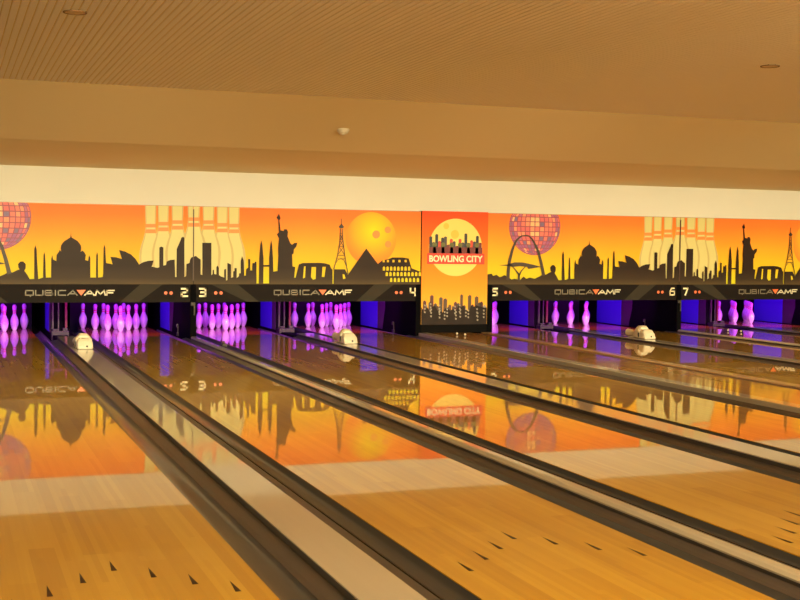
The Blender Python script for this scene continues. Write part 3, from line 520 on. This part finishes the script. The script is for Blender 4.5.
# lower city print
P = []
hb = [(.03, .05, .52, 3), (.06, .04, .46, 2), (.115, .05, .50, 1), (.14, .055, .60, 3), (.20, .05, .48, 1), (.235, .05, .44, 0), (.285, .055, .57, 1), (.35, .06, .55, 0), (.405, .04, .42, 1), (.43, .05, .46, 0), (.49, .03, .44, 1), (.52, .05, .50, 3), (.56, .06, .48, 1), (.62, .045, .61, 0), (.67, .04, .45, 1), (.745, .055, .60, 0), (.80, .04, .46, 3), (.855, .06, .58, 0), (.91, .05, .49, 1), (.94, .05, .50, 3), (.99, .05, .45, 2)]
for x, w, h, k in hb: P.append(([(x, .30+bz), (x+w, .30+bz), (x+w, h+bz-.02), (x+w*.5, h+bz), (x, h+bz-.02)], k))
printed('printed_city', P, -.0030, GREY, t)
gp = [(0.004, .12+bz), (PWD-.004, .12+bz), (PWD-.004, .41+bz)]
rr = random.Random(5)
for i in range(24): gp.append((PWD-.01-(i+1)*(PWD-.02)/25, .40+bz+rr.uniform(-.06, .05)))
gp.append((.004, .42+bz))
printed('printed_ground', [gp], -.0036, M['p_ground'], t)
P = []
for x, zt in ((.045, .46), (.135, .48), (.145, .40), (.275, .46), (.28, .38), (.36, .36), (.40, .40), (.525, .44), (.54, .36), (.60, .46), (.61, .39), (.70, .40), (.74, .38), (.88, .40), (.89, .34), (.99, .38)):
    for j in range(3): P.append(([(x, zt-.05*j+bz), (x+.028, zt-.05*j+bz-.006), (x+.024, zt-.05*j-.03+bz), (x+.004, zt-.05*j-.026+bz)], 2))
printed('printed_window_lights', P, -.0042, GREY, t)

# ------------------------------------------------------------------ pinspotter pits: kickbacks, deck surrounds, curtains
KZ = 1.30
def outer_kick(x, label, sides=(-1, 1)):
    """division wall between neighbouring pits: dark front guard, blue kick plate further in"""
    t = empty('kickback_wall', (x, 0, 0), label, 'kickback')
    boxobj('wall_core', -.030, .030, 17.98, 21.7, -.14, KZ, M['guard'], t)
    bm = bmesh.new()
    P = [(16.62, -.14), (18.10, -.14), (18.06, .06), (17.96, .34), (17.93, .8), (17.93, 1.3), (16.70, 1.3), (16.64, .7), (16.62, .5)]
    a = [bm.verts.new((-.040, y, z)) for y, z in P]; b = [bm.verts.new((.040, y, z)) for y, z in P]
    bm.faces.new(a); bm.faces.new(b[::-1])
    for i in range(len(P)): bm.faces.new((a[i], a[(i+1) % len(P)], b[(i+1) % len(P)], b[i]))
    obj('front_guard', bm, M['guard'], t)
    for s in sides:
        boxobj('kick_plate', *sorted((s*.030, s*.036)), 18.34, 19.17, .0, 1.1, M['plate'], t)
        boxobj('side_board', *sorted((s*.030, s*.034)), 17.99, 18.335, .0, 1.1, M['sideboard'], t)
    return t
outer_kick(-.18, 'dark kickback wall at the far left edge of the pits', (1,))
k1 = outer_kick(3.155, 'dark kickback wall between the racks under numbers two and three')
outer_kick(6.455, 'dark kickback wall left of the red and orange banner box', (-1,))
outer_kick(7.60, 'dark kickback wall right of the red and orange banner box', (1,))
outer_kick(10.888, 'dark kickback wall between the racks under numbers six and seven')
outer_kick(14.225, 'dark kickback wall right of the rack on the far right lane', (-1,))
for u, c in PAIR_C.items():
    t = empty('ball_return_housing', (c, 0, 0), 'dark kickback housing behind the wide capping of %s' % PW[u], 'kickback')
    for s in (-1, 1):
        boxobj('wall_core', *sorted((s*.075, s*.115)), 18.22, 21.7, -.14, KZ, M['guard'], t)
        boxobj('kick_plate', *sorted((s*.115, s*.121)), 18.45, 19.17, .0, 1.1, M['plate'], t)
        boxobj('side_board', *sorted((s*.115, s*.119)), 18.225, 18.445, .0, 1.1, M['sideboard'], t)
    boxobj('door_panel', -.075, .075, 18.3, 18.34, -.14, KZ, M['guard'], t)
    # frame in front
    f = empty('ball_return_gate', (c, 0, 0), 'grey steel posts and red strip at the capping end, %s' % PW[u], 'frame')
    boxobj('base_plate', -.115, .125, 17.99, 18.16, -.10, .035, M['steel'], f, bevel=.008)
    boxobj('post', -.022, -.004, 18.09, 18.11, .035, .56, M['steel'], f)
    boxobj('post', -.105, -.080, 18.09, 18.12, .035, .60, M['steel'], f)
    boxobj('red_strip', .085, .115, 18.18, 18.205, -.02, .70, M['redpost'], f)
    boxobj('bracket', -.13, .05, 18.04, 18.08, .50, .54, M['steel'], f, bevel=.006)
    boxobj('foot_block', .04, .11, 18.0, 18.10, .035, .075, M['steel'], f, bevel=.006)
    boxobj('foot_block', -.10, -.03, 18.0, 18.07, .035, .065, M['steel'], f, bevel=.006)
for n, cx in LANEX.items():
    o = boxobj('pit_curtain', -.60, .60, 19.62, 19.68, -.14, 1.3, M['curtain']); o.location = (cx, 0, 0)
    tag(o, 'black pit curtain hanging behind the pins, %s' % NUMW[n], 'curtain')

# ------------------------------------------------------------------ pins
IN = .0254
PROF = [(0, .90), (0, 1.0), (.15, 1.05), (.75, 1.414), (2.25, 1.953), (3.375, 2.255), (4.5, 2.383), (5.875, 2.28), (7.25, 1.852), (8.0, 1.50), (8.625, 1.236), (9.375, .983), (10, .898), (10.875, .935), (11.75, 1.047), (12.625, 1.203), (13.5, 1.274), (14.1, 1.17), (14.55, .93), (14.85, .58), (14.97, .25)]
def lathe(prof, seg=28):
    bm = bmesh.new(); rows = []
    for z, r in prof: rows.append([bm.verts.new((r*math.cos(2*PI*i/seg), r*math.sin(2*PI*i/seg), z)) for i in range(seg)])
    for a, b in zip(rows, rows[1:]):
        for i in range(seg): bm.faces.new((a[i], a[(i+1) % seg], b[(i+1) % seg], b[i]))
    bm.faces.new(rows[0][::-1]); bm.faces.new(rows[-1])
    return bm
def rad(z):
    for (a, r), (b, s) in zip(PROF[1:], PROF[2:]):
        if a <= z <= b: return r+(s-r)*(z-a)/(b-a)
    return 1
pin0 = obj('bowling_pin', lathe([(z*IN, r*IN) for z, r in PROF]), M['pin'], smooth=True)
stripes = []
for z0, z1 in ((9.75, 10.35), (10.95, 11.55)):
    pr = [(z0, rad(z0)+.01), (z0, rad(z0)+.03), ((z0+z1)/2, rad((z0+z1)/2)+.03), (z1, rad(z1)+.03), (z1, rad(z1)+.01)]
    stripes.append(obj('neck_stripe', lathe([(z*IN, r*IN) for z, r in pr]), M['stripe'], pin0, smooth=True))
SPOT = [(0, 0, 'head pin at the front of the rack'), (-1, 1, 'left pin of the second row'), (1, 1, 'right pin of the second row'),
        (-2, 2, 'left pin of the third row'), (0, 2, 'middle pin of the third row'), (2, 2, 'right pin of the third row'),
        (-3, 3, 'leftmost pin of the back row'), (-1, 3, 'second pin from left in the back row'), (1, 3, 'third pin from left in the back row'), (3, 3, 'rightmost pin of the back row')]
LN = {1: 'on the leftmost lane', 2: 'under number two', 3: 'under number three', 4: 'under number four', 5: 'under number five', 6: 'under number six', 7: 'under number seven', 8: 'on the far right lane'}
first = True
for n, cx in LANEX.items():
    for k, (ux, ry, txt) in enumerate(SPOT):
        if first: p_ = pin0; first = False
        else:
            p_ = pin0.copy(); C.objects.link(p_)
            for s_ in stripes:
                q = s_.copy(); C.objects.link(q); q.parent = p_
        p_.location = (cx+ux*.1524, HY+ry*.264, .0005)
        p_.rotation_euler = (0, 0, random.uniform(0, 6.28))
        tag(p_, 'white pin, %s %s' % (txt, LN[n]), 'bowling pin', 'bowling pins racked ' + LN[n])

# ------------------------------------------------------------------ ball detectors on the wide cappings
def detector(x, y, rz, label, s=.92):
    t = empty('ball_detector', (x, y, CZ+.004), label, 'ball detector')
    t.rotation_euler = (0, 0, rz); t.scale = (s, s, s)
    def loft(S, name, bev=.004):
        bm = bmesh.new(); rows = []
        for y, wb, wm, wt, hm, h in S:
            rows.append([bm.verts.new(q) for q in ((-wb, y, .006), (-wm, y, hm), (-wt, y, h), (wt, y, h), (wm, y, hm), (wb, y, .006))])
        for a, b in zip(rows, rows[1:]):
            for i in range(5): bm.faces.new((a[i], a[i+1], b[i+1], b[i]))
            bm.faces.new((a[5], a[0], b[0], b[5]))
        bm.faces.new(rows[0][::-1]); bm.faces.new(rows[-1])
        bmesh.ops.bevel(bm, geom=list(bm.edges), offset=bev, segments=1, affect='EDGES')
        return obj(name, bm, M['detector'], t)
    loft([(0.0, .098, .092, .080, .020, .030), (.035, .104, .098, .074, .075, .095), (.075, .104, .098, .070, .095, .132), (.185, .100, .094, .066, .100, .140)], 'front_block')
    loft([(.16, .106, .104, .050, .11, .165), (.20, .108, .106, .046, .125, .190), (.29, .104, .102, .044, .12, .188), (.35, .094, .090, .040, .085, .150), (.385, .080, .076, .036, .06, .105)], 'hood', .006)
    bm = bmesh.new()
    m_ = Matrix.Translation((-.03, .48, .062)) @ Matrix.Rotation(PI/2, 4, 'X')
    bmesh.ops.create_cone(bm, cap_ends=True, segments=16, radius1=.058, radius2=.046, depth=.24, matrix=m_)
    nz = obj('camera_nose', bm, M['detector'], t)
    bm = bmesh.new(); m_ = Matrix.Translation((-.03, .602, .062)) @ Matrix.Rotation(PI/2, 4, 'X')
    bmesh.ops.create_cone(bm, cap_ends=True, segments=16, radius1=.034, radius2=.034, depth=.01, matrix=m_)
    obj('lens', bm, M['dark_hole'], nz)
    boxobj('foot_plate', -.09, .09, .0, .50, 0, .008, M['detector'], t, bevel=.002)
    bm = bmesh.new(); m_ = Matrix.Translation((.02, .006, .034)) @ Matrix.Rotation(PI/2, 4, 'X')
    bmesh.ops.create_cone(bm, cap_ends=True, segments=14, radius1=.014, radius2=.014, depth=.012, matrix=m_)
    obj('front_slot', bm, M['dark_hole'], t)
    boxobj('side_slot', -.110, -.100, .16, .185, .02, .09, M['dark_hole'], t)
detector(1.54, 14.88, .03, 'white faceted ball detector on the capping right of the leftmost lane')
detector(4.905, 15.02, .02, 'white ball detector on the capping between the lanes under numbers three and four')
detector(9.33, 14.95, 0, 'white ball detector on the capping between the lanes under numbers five and six')

# small fittings
def stud(x, y, z, label):
    t = empty('white_stud', (x, y, z), label, 'sensor')  # small white ball on a short stem
    boxobj('stem', -.007, .007, -.007, .007, 0, .012, M['steel'], t)
    bm = bmesh.new(); bmesh.ops.create_uvsphere(bm, u_segments=12, v_segments=8, radius=.016, matrix=Matrix.Translation((0, 0, .022)))
    obj('head', bm, M['detector'], t, smooth=True)
stud(6.873, 16.156, .041, 'farther of two small white studs on the walkway before the banner box')
stud(6.911, 15.953, .041, 'nearer of two small white studs on the walkway before the banner box')
stud(11.778, 16.566, .0, 'farther of two small white studs on the lane under number seven')
stud(11.852, 16.325, .0, 'nearer of two small white studs on the lane under number seven')
def lever(x, label):
    t = empty('guard_lever', (x, 17.55, 0), label, 'lever')
    boxobj('stem', -.012, .0, -.01, .01, .02, .10, M['steel'], t); boxobj('tip', -.03, -.002, -.02, .02, .10, .15, M['steel'], t, bevel=.006)
    boxobj('bracket', -.02, .0, -.04, .04, -.02, .03, M['steel'], t)
for x, w in ((3.115, 'right of the rack under number two'), (6.415, 'right of the rack under number four'), (10.846, 'right of the rack under number six')):
    lever(x, 'small grey lever low on the dark kickback %s' % w)
def hookf(x, label):
    t = empty('front_hook', (x, MY-.05, 0), label, 'hook')
    boxobj('arm', -.04, .02, -.01, .01, .46, .507, M['steel'], t, bevel=.003)
    boxobj('drop', .0, .02, -.012, .012, .33, .46, M['steel'], t, bevel=.003)
hookf(3.155, 'small steel hook hanging under the masking between numbers two and three')
hookf(10.888, 'small steel hook hanging under the masking between numbers six and seven')
t = empty('cap_bracket', (3.21, 15.0, .042), 'small dark bracket standing on the capping strip below number three', 'bracket')
boxobj('block', -.03, .03, -.16, .0, 0, .035, M['steel'], t, bevel=.006); boxobj('knob', -.015, .015, -.09, -.06, .035, .065, M['brown'], t, bevel=.004)

# ceiling fittings
def ring(x, y, r, label, ang=0):
    t = empty('recessed_fitting', (x, y, ZC+.001), label, 'ceiling fitting')
    bm = bmesh.new(); seg = 40
    pr = [(r*.86, .004), (r*.90, -.008), (r, -.008), (r*1.03, .004)]
    rows = [[bm.verts.new((a*math.cos(2*PI*i/seg), a*math.sin(2*PI*i/seg), z)) for a, z in pr] for i in range(seg)]
    for i in range(seg):
        j = (i+1) % seg
        for k in range(4): bm.faces.new((rows[i][k], rows[j][k], rows[j][(k+1) % 4], rows[i][(k+1) % 4]))
    obj('rim', bm, M['ring_dark'], t, smooth=False)
    bm = bmesh.new(); bmesh.ops.create_cone(bm, cap_ends=True, segments=40, radius1=r*.86, radius2=r*.86, depth=.008, matrix=Matrix.Translation((0, 0, -.002)))
    obj('cover_disc', bm, M['ringm'], t)
ring(0.879, 9.222, .085, "round recessed fitting in the slatted ceiling, upper left")
ring(6.995, 9.294, .085, "round recessed fitting in the slatted ceiling, upper right")
t = empty('smoke_detector', (4.549, 14.339, 2.719), 'small white domed smoke detector on the sloping ceiling panel', 'smoke detector')
t.rotation_euler = (-math.atan2(ZC-2.515, 15.15-YC1), 0, 0)
bm = lathe([(-.050, .030), (-.046, .052), (-.030, .066), (-.012, .070), (-.010, .078), (.004, .078)], 28)
obj('dome', bm, M['detector'], t, smooth=True)
bm = lathe([(-.062, .018), (-.058, .026), (-.049, .028)], 20); obj('sensor_cap', bm, M['detector'], t, smooth=True)

# ------------------------------------------------------------------ lights
def area(name, loc, target, sx, sy, power, col, spread=PI):
    l = bpy.data.lights.new(name, 'AREA'); l.shape = 'RECTANGLE'; l.size = sx; l.size_y = sy; l.energy = power; l.color = col; l.spread = spread
    o = bpy.data.objects.new(name, l); C.objects.link(o); o.location = loc
    o.rotation_euler = (Vector(target)-Vector(loc)).to_track_quat('-Z', 'Y').to_euler()
    return o
WARM = (1.0, .86, .50)
for x in (-3, 3, 9, 15):
    area('approach_light', (x, -1.0, 2.9), (x, 4.5, 0), 2.4, .5, LP1, WARM, 1.5)
for x in (-4, 3, 10, 17):
    area('ceiling_bounce_fill', (x, -4.5, 2.9), (x, -2.5, 0), 3.0, 1.0, LP4, WARM, 2.0)  # unseen lamps added so floor bounce brightens the ceiling
for x in (-3, 2, 7, 12, 17):
    area('lane_fill_light', (x, 5.8, 2.93), (x, 14.2, 0), 3.0, .25, LP3, WARM, .85)  # fill lamps added out of view to brighten the far lanes
for x in (-4.5, .5, 5.5, 10.5, 15.5):
    area('wall_fill_light', (x, 4.8, 2.93), (x, 16.7, 1.45), 4.0, .2, LP2, WARM, .62)  # unseen lamps added to brighten the back wall and masking
UVB = (.16, .02, 1.0); UVP = (.70, .01, 1.0)
for n, cx in LANEX.items():
    area('pit_black_light', (cx, 17.05, .74), (cx, 18.75, .12), .95, .05, LPU, UVP, 2.2)
    area('pit_blue_light', (cx-.1, 18.75, 1.05), (cx+.1, 18.8, 0), .8, .25, LPB, UVB)
w = bpy.data.worlds.new('World'); bpy.context.scene.world = w; w.use_nodes = True
w.node_tree.nodes['Background'].inputs[0].default_value = (1, .8, .55, 1); w.node_tree.nodes['Background'].inputs[1].default_value = .05

# ------------------------------------------------------------------ camera
cam = bpy.data.cameras.new('camera'); co = bpy.data.objects.new('camera', cam); C.objects.link(co)
cam.sensor_width = 36; cam.sensor_fit = 'HORIZONTAL'; cam.lens = CAM_F*36/800; cam.clip_end = 200; cam.clip_start = .05
R_ = Matrix((CAM_R, CAM_U, tuple(-v for v in CAM_FW))).transposed()
co.matrix_world = Matrix.Translation(CAM_C) @ R_.to_4x4()
sc = bpy.context.scene
sc.camera = co
sc.view_settings.view_transform = 'Standard'; sc.view_settings.look = 'None'; sc.view_settings.gamma = 1; sc.view_settings.use_curve_mapping = False
sc.view_settings.exposure = EXPO
sc.cycles.max_bounces = 10; sc.cycles.diffuse_bounces = 5; sc.cycles.glossy_bounces = 5
sc.cycles.sample_clamp_indirect = 4; sc.cycles.use_denoising = True
